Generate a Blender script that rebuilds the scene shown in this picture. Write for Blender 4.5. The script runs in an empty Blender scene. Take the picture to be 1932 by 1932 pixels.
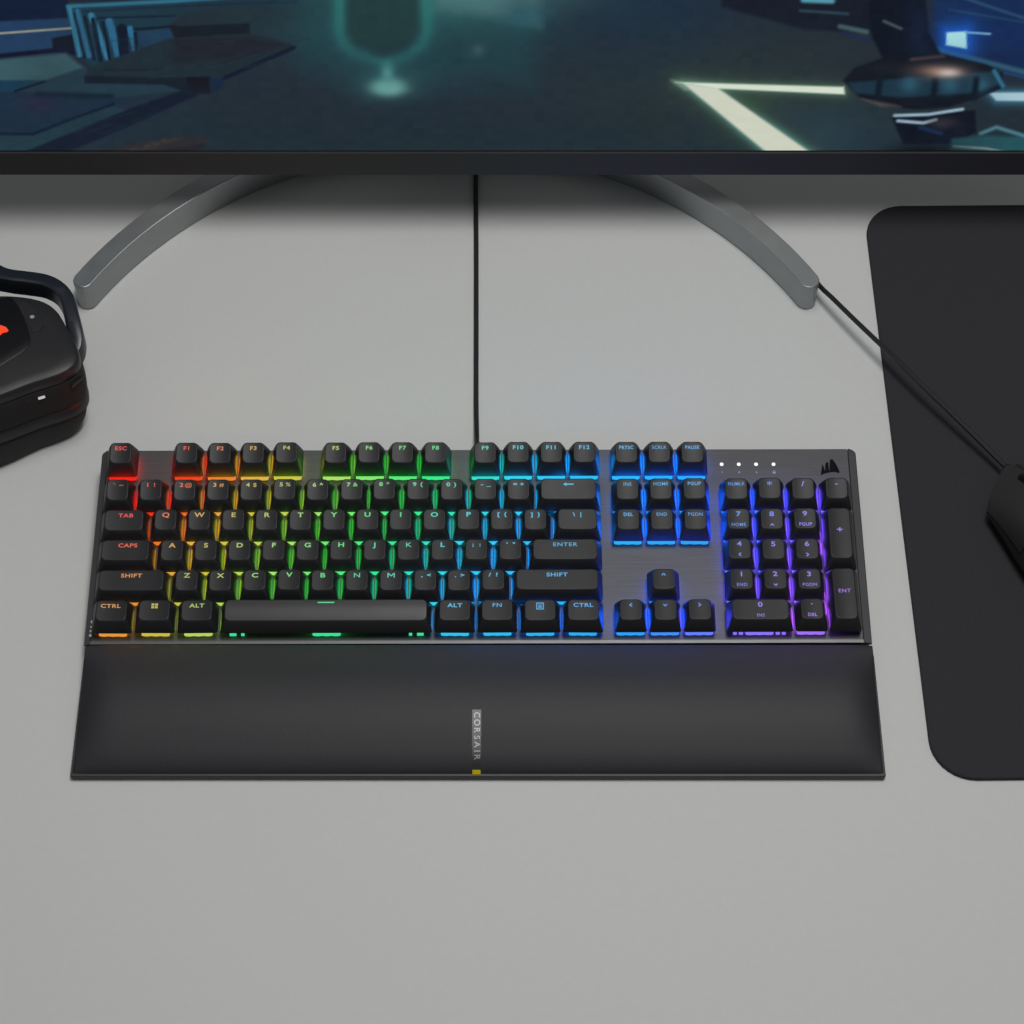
import bpy, bmesh, math, random
import numpy as np
from mathutils import Vector, Matrix

random.seed(7)
rng = np.random.default_rng(7)
S = 0.001                                   # everything below is written in millimetres
scene = bpy.context.scene
COL = scene.collection
U = 19.05

# ------------------------------------------------------------------ helpers
def s2l(c):
    return tuple((v / 12.92 if v <= 0.04045 else ((v + 0.055) / 1.055) ** 2.4) for v in [x / 255.0 for x in c])

def tag(o, label=None, cat=None, group=None, kind=None):
    if label: o['label'] = label
    if cat: o['category'] = cat
    if group: o['group'] = group
    if kind: o['kind'] = kind
    return o

def empty(name, loc, mat=None):
    o = bpy.data.objects.new(name, None)
    COL.objects.link(o)
    o.empty_display_size = 0.02
    if mat is None:
        o.location = [v * S for v in loc]
    else:
        o.matrix_world = Matrix.Translation([v * S for v in loc]) @ mat.to_4x4()
    return o

class MB:
    """collects vertices / faces in millimetres and links them as one mesh object"""
    def __init__(self):
        self.v = []; self.f = []; self.m = []
    def add(self, vs, fs, mi=0):
        n = len(self.v)
        self.v += [tuple(p) for p in vs]
        for f in fs:
            self.f.append(tuple(i + n for i in f)); self.m.append(mi)
    def box(self, x0, x1, y0, y1, z0, z1, mi=0):
        self.add([(x0,y0,z0),(x1,y0,z0),(x1,y1,z0),(x0,y1,z0),(x0,y0,z1),(x1,y0,z1),(x1,y1,z1),(x0,y1,z1)],
                 [(3,2,1,0),(4,5,6,7),(0,1,5,4),(1,2,6,5),(2,3,7,6),(3,0,4,7)], mi)
    def rings(self, rings, cap0=True, cap1=True, mi=0):
        n = len(rings[0]); vs = [p for r in rings for p in r]; fs = []
        for k in range(len(rings) - 1):
            for i in range(n):
                j = (i + 1) % n
                fs.append((k*n+i, k*n+j, (k+1)*n+j, (k+1)*n+i))
        if cap0: fs.append(tuple(reversed(range(n))))
        if cap1: fs.append(tuple(range((len(rings)-1)*n, len(rings)*n)))
        self.add(vs, fs, mi)
    def grid(self, P, mi=0, flip=False):
        nr, nc = len(P), len(P[0]); fs = []
        for a in range(nr-1):
            for b in range(nc-1):
                q = (a*nc+b, a*nc+b+1, (a+1)*nc+b+1, (a+1)*nc+b)
                fs.append(tuple(reversed(q)) if flip else q)
        self.add([p for r in P for p in r], fs, mi)
    def tube(self, path, r, n=10, caps=True):
        path = [Vector(p) for p in path]; rings = []
        rr = r if isinstance(r, (list, tuple)) else [r]*len(path)
        up = Vector((0,0,1))
        for i, p in enumerate(path):
            t = (path[min(i+1,len(path)-1)] - path[max(i-1,0)]).normalized()
            a = t.cross(up)
            if a.length < 1e-4: a = t.cross(Vector((0,1,0)))
            a.normalize(); b = a.cross(t).normalized()
            rings.append([tuple(p + a*rr[i]*math.cos(2*math.pi*k/n) + b*rr[i]*math.sin(2*math.pi*k/n)) for k in range(n)])
        self.rings(rings, caps, caps)
    def build(self, name, mats, parent=None, smooth=True, angle=35, bevel=0, bseg=2):
        me = bpy.data.meshes.new(name)
        me.from_pydata([(x*S, y*S, z*S) for x, y, z in self.v], [], self.f)
        if not isinstance(mats, (list, tuple)): mats = [mats]
        for m in mats: me.materials.append(m)
        me.polygons.foreach_set('material_index', self.m)
        bm = bmesh.new(); bm.from_mesh(me)
        bmesh.ops.remove_doubles(bm, verts=bm.verts, dist=1e-7)
        bmesh.ops.recalc_face_normals(bm, faces=bm.faces)
        if bevel:
            ed = [e for e in bm.edges if len(e.link_faces) == 2 and e.calc_face_angle() > math.radians(40)]
            bmesh.ops.bevel(bm, geom=ed, offset=bevel*S, segments=bseg, profile=0.5, affect='EDGES')
        if smooth:
            for f in bm.faces: f.smooth = True
            for e in bm.edges:
                if len(e.link_faces) == 2 and e.calc_face_angle() > math.radians(angle): e.smooth = False
        bm.to_mesh(me); bm.free()
        o = bpy.data.objects.new(name, me); COL.objects.link(o)
        if parent: o.parent = parent
        return o

def rrect(hx, hy, r, cx=0, cy=0, z=0, k=5, zf=None, m=0):
    out = []
    r = min(r, hx*0.98, hy*0.98)
    for q, (sx, sy) in enumerate([(1,1),(-1,1),(-1,-1),(1,-1)]):
        for i in range(k):
            a = math.pi/2*(q + i/(k-1))
            x = cx + sx*(hx-r) + r*math.cos(a); y = cy + sy*(hy-r) + r*math.sin(a)
            out.append((x, y, zf(x, y) if zf else z))
        if m:                                               # extra points along the straight side that follows
            a = math.pi/2*(q+1); nx, ny = [(-1,1),(-1,-1),(1,-1),(1,1)][q]
            ex, ey = cx + nx*(hx-r) + r*math.cos(a), cy + ny*(hy-r) + r*math.sin(a)
            for i in range(1, m+1):
                X = x + (ex-x)*i/(m+1); Y = y + (ey-y)*i/(m+1); out.append((X, Y, zf(X, Y) if zf else z))
    return out

def catmull(pts, n=6, closed=True):
    out = []; N = len(pts); P = [Vector(p) for p in pts]
    for i in range(N if closed else N-1):
        if closed: a,b,c,d = P[(i-1)%N],P[i],P[(i+1)%N],P[(i+2)%N]
        else: a,b,c,d = P[max(i-1,0)],P[i],P[i+1],P[min(i+2,N-1)]
        for j in range(n):
            t = j/n
            out.append(0.5*((2*b)+(c-a)*t+(2*a-5*b+4*c-d)*t*t+(3*b-a-3*c+d)*t**3))
    if not closed: out.append(P[-1])
    return out

# ------------------------------------------------------------------ materials
def mat(name, color, rough=0.5, metal=0.0, spec=0.5, noise=None, bump=None, coat=0.0, rvar=0.0, sheen=0.0, stretch=(1,1,1), aniso=0.0):
    m = bpy.data.materials.new(name); m.use_nodes = True
    nt = m.node_tree; b = nt.nodes['Principled BSDF']
    b.inputs['Base Color'].default_value = (*color, 1)
    b.inputs['Roughness'].default_value = rough
    b.inputs['Metallic'].default_value = metal
    b.inputs['Specular IOR Level'].default_value = spec
    b.inputs['Coat Weight'].default_value = coat
    b.inputs['Sheen Weight'].default_value = sheen
    b.inputs['Anisotropic'].default_value = aniso
    tc = nt.nodes.new('ShaderNodeTexCoord'); mp = nt.nodes.new('ShaderNodeMapping')
    mp.inputs['Scale'].default_value = stretch
    nt.links.new(tc.outputs['Object'], mp.inputs['Vector'])
    def nz(scale, detail=3):
        n = nt.nodes.new('ShaderNodeTexNoise'); n.inputs['Scale'].default_value = scale
        n.inputs['Detail'].default_value = detail
        nt.links.new(mp.outputs['Vector'], n.inputs['Vector']); return n
    if noise:
        sc, amt = noise
        n = nz(sc, 5); mr = nt.nodes.new('ShaderNodeMapRange')
        mr.inputs['From Min'].default_value = 0.3; mr.inputs['From Max'].default_value = 0.7
        mr.inputs['To Min'].default_value = 1-amt; mr.inputs['To Max'].default_value = 1+amt
        mx = nt.nodes.new('ShaderNodeMix'); mx.data_type = 'RGBA'; mx.blend_type = 'MULTIPLY'
        mx.inputs['Factor'].default_value = 1
        mx.inputs['A'].default_value = (*color, 1)
        nt.links.new(n.outputs['Fac'], mr.inputs['Value']); nt.links.new(mr.outputs['Result'], mx.inputs['B'])
        nt.links.new(mx.outputs['Result'], b.inputs['Base Color'])
    if rvar:
        n = nz(90, 4); mr = nt.nodes.new('ShaderNodeMapRange')
        mr.inputs['To Min'].default_value = max(rough-rvar, 0.02); mr.inputs['To Max'].default_value = min(rough+rvar, 1)
        nt.links.new(n.outputs['Fac'], mr.inputs['Value']); nt.links.new(mr.outputs['Result'], b.inputs['Roughness'])
    if bump:
        sc, st, dist = bump
        n = nz(sc, 3); bp = nt.nodes.new('ShaderNodeBump')
        bp.inputs['Strength'].default_value = st; bp.inputs['Distance'].default_value = dist
        nt.links.new(n.outputs['Fac'], bp.inputs['Height']); nt.links.new(bp.outputs['Normal'], b.inputs['Normal'])
    return m

def emis(name, color=None, strength=1.0, obj=False, base=(0.02,0.02,0.02), white=0.0):
    m = bpy.data.materials.new(name); m.use_nodes = True
    nt = m.node_tree; b = nt.nodes['Principled BSDF']
    b.inputs['Base Color'].default_value = (*base, 1); b.inputs['Roughness'].default_value = 0.5
    b.inputs['Emission Strength'].default_value = strength
    if obj:
        oi = nt.nodes.new('ShaderNodeObjectInfo'); mx = nt.nodes.new('ShaderNodeMix'); mx.data_type = 'RGBA'
        mx.inputs['Factor'].default_value = white; mx.inputs['B'].default_value = (1,1,1,1)
        nt.links.new(oi.outputs['Color'], mx.inputs['A']); nt.links.new(mx.outputs['Result'], b.inputs['Emission Color'])
    else: b.inputs['Emission Color'].default_value = (*color, 1)
    return m

M = {}
M['desk'] = mat('desk_laminate', (0.580,0.590,0.581), 0.6, spec=0.14, noise=(260,0.012), bump=(1300,0.10,0.0004), rvar=0.05)
M['cap'] = mat('keycap_plastic', (0.0165,0.017,0.0195), 0.44, spec=0.30, bump=(2500,0.10,0.0002), rvar=0.05)
M['space'] = mat('spacebar_plastic', (0.015,0.0155,0.017), 0.40, spec=0.42, bump=(2500,0.08,0.0002), rvar=0.05)
M['plate'] = mat('brushed_aluminium', (0.077,0.0772,0.080), 0.50, metal=0.8, noise=(60,0.13), stretch=(0.45,26,26), bump=(60,0.06,0.0003))
M['trim'] = mat('polished_chamfer', (0.085,0.085,0.088), 0.42, metal=0.9, stretch=(0.5,20,20), rvar=0.06)
M['bezel'] = mat('dark_anodised_edge', (0.11,0.11,0.116), 0.5, metal=0.7, rvar=0.05)
M['chassis'] = mat('chassis_plastic', (0.02,0.02,0.022), 0.5, rvar=0.08)
M['rest'] = mat('soft_leatherette', (0.022,0.022,0.026), 0.56, spec=0.36, noise=(420,0.05), bump=(1700,0.22,0.0004))
M['restbase'] = mat('rest_base_plastic', (0.03,0.03,0.032), 0.45, rvar=0.05)
M['foil'] = mat('label_foil', (0.055,0.057,0.058), 0.38, metal=0.9, rvar=0.05)
M['foil_text'] = mat('label_lettering', (0.30,0.30,0.31), 0.45, metal=0.6)
M['yellow'] = mat('yellow_label', (0.62,0.50,0.0), 0.5)
M['black'] = mat('black_print', (0.003,0.003,0.004), 0.7, spec=0.1)
M['print'] = mat('light_grey_print', (0.55,0.55,0.57), 0.5)
M['printdim'] = mat('dim_grey_print', (0.34,0.34,0.37), 0.5)
M['rubber'] = mat('cable_rubber', (0.010,0.010,0.011), 0.45, bump=(1800,0.15,0.0003))
M['pad'] = mat('mouse_pad_cloth', (0.034,0.033,0.037), 0.95, spec=0.15, noise=(700,0.07), bump=(2600,0.22,0.0003))
M['padedge'] = mat('mouse_pad_rubber', (0.012,0.012,0.013), 0.8)
M['silver'] = mat('satin_grey_metal', (0.34,0.355,0.36), 0.46, metal=0.9, rvar=0.05, noise=(30,0.03))
M['monitor'] = mat('monitor_plastic', (0.030,0.030,0.032), 0.55, spec=0.25, rvar=0.06, noise=(6,0.05))
M['lip'] = mat('screen_gasket', (0.006,0.006,0.007), 0.5)
M['hs'] = mat('headset_shell', (0.021,0.021,0.023), 0.40, spec=0.35, rvar=0.06, bump=(1500,0.06,0.0002))
M['hsband'] = mat('headset_side_band', (0.024,0.0235,0.024), 0.65, spec=0.15, rvar=0.05)
M['hsyoke'] = mat('headset_yoke', (0.020,0.024,0.032), 0.30, metal=0.3, rvar=0.05)
M['hsgloss'] = mat('headset_gloss_panel', (0.006,0.006,0.007), 0.38, spec=0.3)
M['cushion'] = mat('ear_cushion', (0.016,0.016,0.016), 0.75, bump=(700,0.3,0.0005))
M['mouse'] = mat('mouse_shell', (0.024,0.024,0.025), 0.62, spec=0.3, rvar=0.06, bump=(1600,0.1,0.0002))
M['mouseside'] = mat('mouse_side_grip', (0.010,0.010,0.013), 0.6, bump=(900,0.3,0.0004))
M['bar'] = emis('backlight_diffuser', strength=1.0, obj=True)
M['led'] = emis('backlight_led', strength=11.0, obj=True)
M['legend'] = emis('lit_legend', strength=0.70, obj=True, base=(0.08,0.08,0.08))
M['white'] = emis('indicator_led', (1,1,1), 1.15)
M['orange'] = emis('orange_logo', s2l((250,66,12)), 1.0)
M['hsled'] = emis('headset_led', (0.8,0.8,0.82), 0.6)

# ------------------------------------------------------------------ camera and pivot of the keyboard (fitted)
PITCH = math.radians(61.8466); YAW = 0.002752; TILT = math.radians(4.5); F_PX = 4230.0
TX, TY, DIST, Z0 = -19.4538, -15.3474, 1278.611, 16.0
fw = Vector((0, math.cos(PITCH), -math.sin(PITCH))); up = Vector((0, math.sin(PITCH), math.cos(PITCH))); rt = Vector((1,0,0))
Rt = Matrix.Rotation(TILT, 3, 'X'); Rk = Rt @ Matrix.Rotation(YAW, 3, 'Z')
PIV = Vector((0, 0, Z0 + 60*math.sin(TILT)))
CAM = Rt @ (-(TX*rt + TY*up + DIST*fw)) + PIV
fw, up = Rt @ fw, Rt @ up
cd = bpy.data.cameras.new('camera'); cam = bpy.data.objects.new('camera', cd); COL.objects.link(cam)
cd.sensor_width = 36; cd.lens = F_PX/1932*36; cd.clip_start = 0.05; cd.clip_end = 50
cam.matrix_world = Matrix.Translation(CAM*S) @ Matrix((rt, up, -fw)).transposed().to_4x4()
scene.camera = cam

# ------------------------------------------------------------------ desk
d = MB(); d.box(-1000, 1000, -650, 640, -28, 0)
tag(d.build('desk', M['desk'], bevel=2), kind='structure')

# ------------------------------------------------------------------ keyboard
ZB = 15.2                                                   # height of the light bars over the keyboard's base
root = empty('keyboard', PIV + Rk @ Vector((0,0,-ZB)), Rk)
tag(root, 'full size black mechanical keyboard with rainbow lit keys and brushed metal plate', 'keyboard')
PT = ZB - 1.2                                               # plate top
XL, XR, YF, YB = -219.5, 220.2, -64.9, 59.6
XLi, XRi = -215.9, 215.6
# lower chassis: wedge down to the desk
def zdesk(y):
    return (0.5 - root.location.z/S - y*math.sin(TILT)) / math.cos(TILT)
ch = MB()
c0 = 2.0
ch.add([(XL+c0,YF+c0,zdesk(YF)),(XR-c0,YF+c0,zdesk(YF)),(XR-c0,YB-c0,zdesk(YB)+4),(XL+c0,YB-c0,zdesk(YB)+4),
        (XL+.4,YF+.5,PT-3.2),(XR-.4,YF+.5,PT-3.2),(XR-.4,YB-.4,PT-3.2),(XL+.4,YB-.4,PT-3.2)],
       [(3,2,1,0),(4,5,6,7),(0,1,5,4),(1,2,6,5),(2,3,7,6),(3,0,4,7)])
ch.build('chassis', M['chassis'], root, bevel=0.6)
for sx in (-180, 180):
    b = MB(); b.box(sx-14, sx+14, YB-16, YB-6, zdesk(YB-11)+.1, zdesk(YB-11)+8); b.build('foot', M['rubber'], root, bevel=0.5)
# brushed top plate
def corner_rect(x0, x1, y0, y1, r, z, k=5):
    return rrect((x1-x0)/2, (y1-y0)/2, r, (x0+x1)/2, (y0+y1)/2, z, k)
pl = MB()
pl.rings([corner_rect(XLi,XRi,YF+.2,YB-.2,1.0,PT-3), corner_rect(XLi,XRi,YF,YB,1.0,PT-1.1), corner_rect(XLi+.15,XRi-.15,YF+.35,YB-.2,1.0,PT-0.52),
          corner_rect(XLi+.5,XRi-.5,YF+2.0,YB-.6,1.0,PT)])
pl.build('top_plate', M['plate'], root, angle=8)
for sgn, x0, x1 in ((-1, XL, XLi-.15), (1, XR, XRi+.15)):     # sloping edge strips left and right of the plate
    b = MB(); r = 3.0
    ys = [YF+.1] + [YB-r+r*math.sin(a*math.pi/12) for a in range(7)]
    xo = [x0] + [x0 - sgn*(r-r*math.cos(a*math.pi/12)) for a in range(7)]
    P = [[(x1, y, PT-3.1) for y in ys], [(x, y, PT-3.1) for x, y in zip(xo, ys)], [(x, y, PT-1.9) for x, y in zip(xo, ys)],
         [(x-sgn*0.5, y, PT-1.3) for x, y in zip(xo, ys)], [(x1, y, PT-0.25) for y in ys]]
    b.grid(P)
    n = len(ys)
    b.add([P[k][0] for k in range(5)], [(0,1,2,3,4)]); b.add([P[k][-1] for k in range(5)], [(0,1,2,3,4)])
    b.build('edge_strip', M['bezel'], root, angle=30)

for x0, x1, yb in ((-214.1, -213.5, YB-5), (212.9, 213.5, YB-25)):   # added blockers, hidden under the outermost keys, stop key light spilling outwards
    b = MB(); b.box(x0, x1, YF+4.6, yb, PT-.1, PT+5.7); b.build('spill_blocker', M['chassis'], root, smooth=False)
b = MB()                                                    # polished chamfer along the front of the plate
P = [[(x, y, z) for x in (XLi+.2, XRi-.2)] for y, z in ((YF-.05,PT-1.2),(YF-.05,PT-.10),(YF+1.75,PT+.10),(YF+1.75,PT-.3))]
b.grid(P); b.build('front_trim', M['trim'], root, angle=5)

STOPS = [(0,(225,20,10)),(2.2,(228,28,12)),(2.9,(230,60,16)),(3.5,(228,110,20)),(4.4,(220,160,25)),(5.4,(190,190,30)),(6.3,(150,200,35)),
         (7.3,(100,205,45)),(8.5,(45,205,45)),(10.0,(18,205,75)),(11.2,(14,195,140)),(12.3,(14,170,200)),(13.6,(12,145,225)),(15.5,(10,125,238)),(17.3,(10,105,245)),
         (19.3,(15,85,250)),(20.4,(30,70,250)),(21.4,(75,65,240)),(22.6,(100,65,235)),(24.5,(150,70,230)),(26.5,(170,70,225))]
BSTOPS = [(0,(240,30,15)),(2.2,(238,45,20)),(2.9,(240,82,28)),(3.5,(232,125,45)),(4.4,(222,170,70)),(5.4,(200,190,70)),(6.3,(185,205,90)),(7.3,(165,225,115)),
         (8.5,(110,230,120)),(10.0,(60,230,140)),(11.2,(55,220,185)),(12.3,(55,210,225)),(13.6,(50,195,240)),(15.5,(45,185,242)),(17.3,(42,172,244)),(19.3,(45,160,245)),
         (20.4,(70,140,245)),(21.4,(110,125,245)),(22.9,(140,115,242)),(25,(168,110,245)),(26.5,(185,105,240))]
def hue(s, ST=None):
    s = max(0, min(s, 26.4)); ST = ST or STOPS
    for (a, ca), (b, cb) in zip(ST, ST[1:]):
        if a <= s <= b:
            t = (s-a)/(b-a); c = [x+(y-x)*t for x, y in zip(ca, cb)]
            return s2l(c)

# text helper: one font curve reused and turned into mesh data
fc = bpy.data.curves.new('glyphs', 'FONT'); fo = bpy.data.objects.new('glyphs', fc); COL.objects.link(fo)
fc.align_x = 'CENTER'; fc.align_y = 'CENTER'; fc.resolution_u = 4
def text_mesh(s, size, bold=0.026, space=1.12):
    if any(q in 'M$#%@&NK*' for q in s): bold = min(bold, 0.008)      # crowded letters would fill in
    fc.body = s; fc.size = 1.0; fc.offset = bold; fc.space_character = space
    bpy.context.view_layer.update()
    me = bpy.data.meshes.new_from_object(fo.evaluated_get(bpy.context.evaluated_depsgraph_get()))
    V = [v.co.copy() for v in me.vertices]; Fs = [tuple(p.vertices) for p in me.polygons]
    bpy.data.meshes.remove(me)
    return [(v.x*size, v.y*size) for v in V], Fs

def poly2(pts):                                             # flat polygon -> (verts, faces)
    return [tuple(p) for p in pts], [tuple(range(len(pts)))]
def bar2(x0, y0, x1, y1, w):
    dx, dy = x1-x0, y1-y0; L = math.hypot(dx, dy); nx, ny = -dy/L*w/2, dx/L*w/2
    return poly2([(x0+nx,y0+ny),(x1+nx,y1+ny),(x1-nx,y1-ny),(x0-nx,y0-ny)])
def glyph(kind, s=1.0):
    if kind == 'win':
        return [poly2([(a,b),(a+1.5,b),(a+1.5,b+1.3),(a,b+1.3)]) for a in (-1.7,0.2) for b in (-1.5,0.1)]
    if kind == 'back': return [bar2(-1.2,0,3.0,0,0.75), poly2([(-3.0,0),(-1.1,-1.15),(-1.1,1.15)])]
    if kind == 'menu':
        return [bar2(-2,1.75,2,1.75,.55), bar2(-2,-1.75,2,-1.75,.55), bar2(-1.75,-1.5,-1.75,1.5,.5), bar2(1.75,-1.5,1.75,1.5,.5),
                bar2(-.95,.6,.95,.6,.45), bar2(-.95,-.1,.95,-.1,.45), bar2(-.95,-.8,.95,-.8,.45)]
    if kind == 'M': return [bar2(-1.75,-1.45,-1.75,1.45,.62), bar2(1.75,-1.45,1.75,1.45,.62), bar2(-1.6,1.3,0,-.45,.62), bar2(1.6,1.3,0,-.45,.62)]
    if kind == 'line': return [bar2(-4.6,0,4.6,0,0.75)]
    q = {'left':((.7,1),(-.7,0),(.7,-1)), 'right':((-.7,1),(.7,0),(-.7,-1)), 'up':((-1,-.55),(0,.65),(1,-.55)), 'down':((-1,.55),(0,-.65),(1,.55))}[kind]
    return [bar2(*q[0],*q[1],.62), bar2(*q[1],*q[2],.62)]

ROWS = {5:(15.1,16.6), 4:(13.6,14.9), 3:(13.0,13.7), 2:(13.1,13.2), 1:(13.4,13.2), 0:(13.9,13.6)}   # front / back height over plate
ROWV = {5:5.22*U, 4:4*U, 3:3*U, 2:2*U, 1:U, 0:0.0}
nk = [0]
def led_gain(s):
    G_ = [(0,1.2),(2.5,1.2),(3.6,1.0),(6,0.9),(10,0.95),(12,1.15),(14,1.6),(17,2.2),(19.5,2.6),(22,2.3),(27,1.9)]
    for (a, x), (b, y) in zip(G_, G_[1:]):
        if a <= s <= b: return x + (y-x)*(s-a)/(b-a)
    return 1.0
def keycap(row, u0, w, legends, h=1, lead=None, kind='cap', legend_row=None):
    cx = (u0 + w/2)*U - 215; y0 = ROWV[row] - 1.7 - 60 ; cy = y0 + h*U/2
    hx = w*U/2 - 0.5; hy = h*U/2 - 0.5
    zf, zb = ROWS[row]
    if h > 1: zb = ROWS[row+1][1]; 
    zf += PT; zb += PT; zbot = PT + 5.6
    sx = 2.95; sf, sb = 4.3, 1.15
    tx = hx - sx; ya = -hy + sf; yb = hy - sb; tcy = (ya+yb)/2; thy = (yb-ya)/2
    dd = 0.55
    def top(x, y):
        t = (y-ya)/(yb-ya); z = zf + (zb-zf)*t
        if kind == 'space':                                 # convex bar that rolls over towards the typist
            q = max(0.0, (0.80-t))/0.80
            return z + 0.30 - 1.55*q**2.0
        return z - dd*max(0.0, 1-(x/max(tx,.1))**2) if w < 1.6 else z - dd*max(0.0, 1-((abs(x))/max(tx,.1))**4)
    m = MB()
    rr = 1.5
    mm = 5 if w < 1.6 else 9
    rg = [rrect(hx-.25,hy-.25,rr,0,0,zbot,6,m=mm), rrect(hx,hy,rr+.1,0,0,zbot+.35,6,m=mm)]
    for t in (0.35, 0.7, 0.93):                             # walls, very slightly convex
        k = t + 0.10*math.sin(math.pi*t)*(-1)
        a = hx + (tx-hx)*k; b0 = -hy + (ya+hy)*k; b1 = hy + (yb-hy)*k
        rg.append(rrect(a,(b1-b0)/2,rr+1.1*t,0,(b0+b1)/2,0,6,m=mm,zf=lambda x,y,t=t: zbot + (top(x*.9,max(ya,min(yb,y)))-zbot)*t))
    rg.append(rrect(tx+.12,thy+.12,2.9,0,tcy,0,6,m=mm,zf=lambda x,y: top(x,max(ya,min(yb,y)))-0.28))
    rg.append(rrect(tx-.2,thy-.2,2.7,0,tcy,0,6,m=mm,zf=lambda x,y: top(x,y)))
    rg.append(rrect(tx-.55,thy-.55,2.5,0,tcy,0,6,m=mm,zf=lambda x,y: top(x,y)))
    m.rings(rg, True, False)
    # dished top: grid clipped to the inner ring by shrinking it in steps
    inner = [rg[-1]]
    for k in (0.88, 0.74, 0.58, 0.42, 0.26, 0.06):
        inner.append([(x*k if w < 1.6 else x - (1-k)*math.copysign(min(abs(x),tx),x), tcy+(y-tcy)*k, 0) for x, y, z in rg[-1]])
    inner = [inner[0]] + [[(x,y,top(x,y)) for x,y,z in r] for r in inner[1:]]
    m.rings(inner, False, True)
    o = m.build('space_bar' if kind == 'space' else 'keycap', M['space'] if kind == 'space' else M['cap'], root, angle=50)
    if w < 1.6: o.rotation_euler = (math.radians(random.gauss(0,.25)), math.radians(random.gauss(0,.25)), math.radians(random.gauss(0,.3)))
    o.location = (cx*S, cy*S, 0)
    # colours run along the board and drift a little from row to row
    s = (u0 + w/2) + 0.68*(5-row)
    c = hue(s); cb = hue(s, BSTOPS)
    o.color = (*c, 1)
    # switch housing: diffusing flange that shows under the front edge, bright LEDs under the cap
    zp = PT + 0.02; hs = 7.75
    wide = 7.9 if row == 5 else hs
    b = MB()
    def lip(x0, x1, ya, yb, n, wav):                        # front flange of the housing with a softly scalloped lower edge
        xs_ = [x0+(x1-x0)*i/n for i in range(n+1)]
        zl = [zp+.2+wav*(0.5+0.5*math.cos(2*math.pi*3*(x-x0)/(x1-x0))) + (0.5 if i in (0,n) else 0) for i, x in enumerate(xs_)]
        zt = [zp+2.9-(0.5 if i in (0,n) else 0) for i in range(n+1)]
        P_ = [[(x,yb,z) for x, z in zip(xs_, zl)], [(x,ya,z) for x, z in zip(xs_, zl)], [(x,ya,z) for x, z in zip(xs_, zt)], [(x,yb,z) for x, z in zip(xs_, zt)]]
        b.grid(P_ + [P_[0]])
    lip(-wide, wide, -8.3, -6.2, 24, 0.55)
    if kind == 'space' or (w == 2 and row == 0):
        for q in ((-54,-50.4),(-47.6,-45.9),(45.9,47.6),(50.4,54)) if kind == 'space' else ((-14.6,-12.6),(-11.4,-9.2),(9.2,11.4),(12.6,14.6)):
            b.box(q[0], q[1], -8.3, -6.6, zp+.7, zp+2.3, 0)
    bl = b.build('light_bar', M['bar'], o, smooth=False); bl.color = (*cb, 1)
    b = MB()
    b.box(-hs+.6, hs-.6, -6.1, hs-.2, zp, zp+3.6)                         # lit switch housing
    b.box(-5.5, 5.5, hs-.2, hs+.7, zp, zp+3.6)                            # LED on the far side of the switch
    bl = b.build('switch_light', M['led'], o, smooth=False); g = led_gain(s); bl.color = (*[v*g for v in c], 1)
    # legend
    L = MB()
    for spec in legends:
        t, dx, dy, size = spec[:4]
        sxx = spec[4] if len(spec) > 4 else 1.3
        isg = len(t) > 1 and t[0] == '*'
        parts = glyph(t[1:]) if isg else [text_mesh(t, size)]
        for V, Fs in parts:
            k = 1.0 if isg else sxx
            sc = size if isg else 1.0
            pts = []
            for x, y in V:
                X = x*k*sc + dx; Y = yb - 3.5 + dy + y*sc
                if h > 1: Y = tcy + 0.5 + dy + y*sc
                pts.append((X, Y, top(X, Y) + 0.10))
            L.add(pts, Fs)
    if L.v:
        lo = L.build('legend', M['legend'], o, smooth=False)
        lo.color = (*cb, 1)
    nk[0] += 1
    return o

A = 3.6
def two(a, b): return [(a,-1.9,0,A-.3), (b,2.0,0,A-.3)]
# function row
keycap(5, 0, 1, [('ESC',0,-.1,A-.3,1.2)])
for i in range(12):
    u = [2,3,4,5,6.5,7.5,8.5,9.5,11,12,13,14][i]
    keycap(5, u, 1, [('F%d' % (i+1), 0, -.1, A-.3, 1.2)])
G = 0.27
for i, t in enumerate(('PRTSC','SCRLK','PAUSE')): keycap(5, 15+G+i, 1, [(t,0,-.1,2.9,0.92)])
# number row
for i, (a, b) in enumerate([('`','~'),('1','!'),('2','@'),('3','#'),('4','$'),('5','%'),('6','^'),('7','&'),('8','*'),('9','('),('0',')'),('-','_'),('=','+')]):
    keycap(4, i, 1, two(a, b))
keycap(4, 13, 2, [('*back',0,0,1)])
# Q row
keycap(3, 0, 1.5, [('TAB',1.0,0,A-.3)])
for i, t in enumerate('QWERTYUIOP'): keycap(3, 1.5+i, 1, [(t,0,0,A+.3,1.35)])
keycap(3, 11.5, 1, two('[','{')); keycap(3, 12.5, 1, two(']','}')); keycap(3, 13.5, 1.5, two('\\','|'))
# A row
keycap(2, 0, 1.75, [('CAPS',1.2,0,A-.3)])
for i, t in enumerate('ASDFGHJKL'): keycap(2, 1.75+i, 1, [(t,0,0,A+.3,1.35)])
keycap(2, 10.75, 1, two(';',':')); keycap(2, 11.75, 1, two("'",'"')); keycap(2, 12.75, 2.25, [('ENTER',0,0,A-.3)])
# Z row
keycap(1, 0, 2.25, [('SHIFT',0,0,A-.3)])
for i, t in enumerate('ZXCVBNM'): keycap(1, 2.25+i, 1, [(t,0,0,A+.3,1.35)] if t != 'M' else [('*M',0,0,1)])
keycap(1, 9.25, 1, two(',','<')); keycap(1, 10.25, 1, two('.','>')); keycap(1, 11.25, 1, two('/','?')); keycap(1, 12.25, 2.75, [('SHIFT',0,0,A-.3)])
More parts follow.
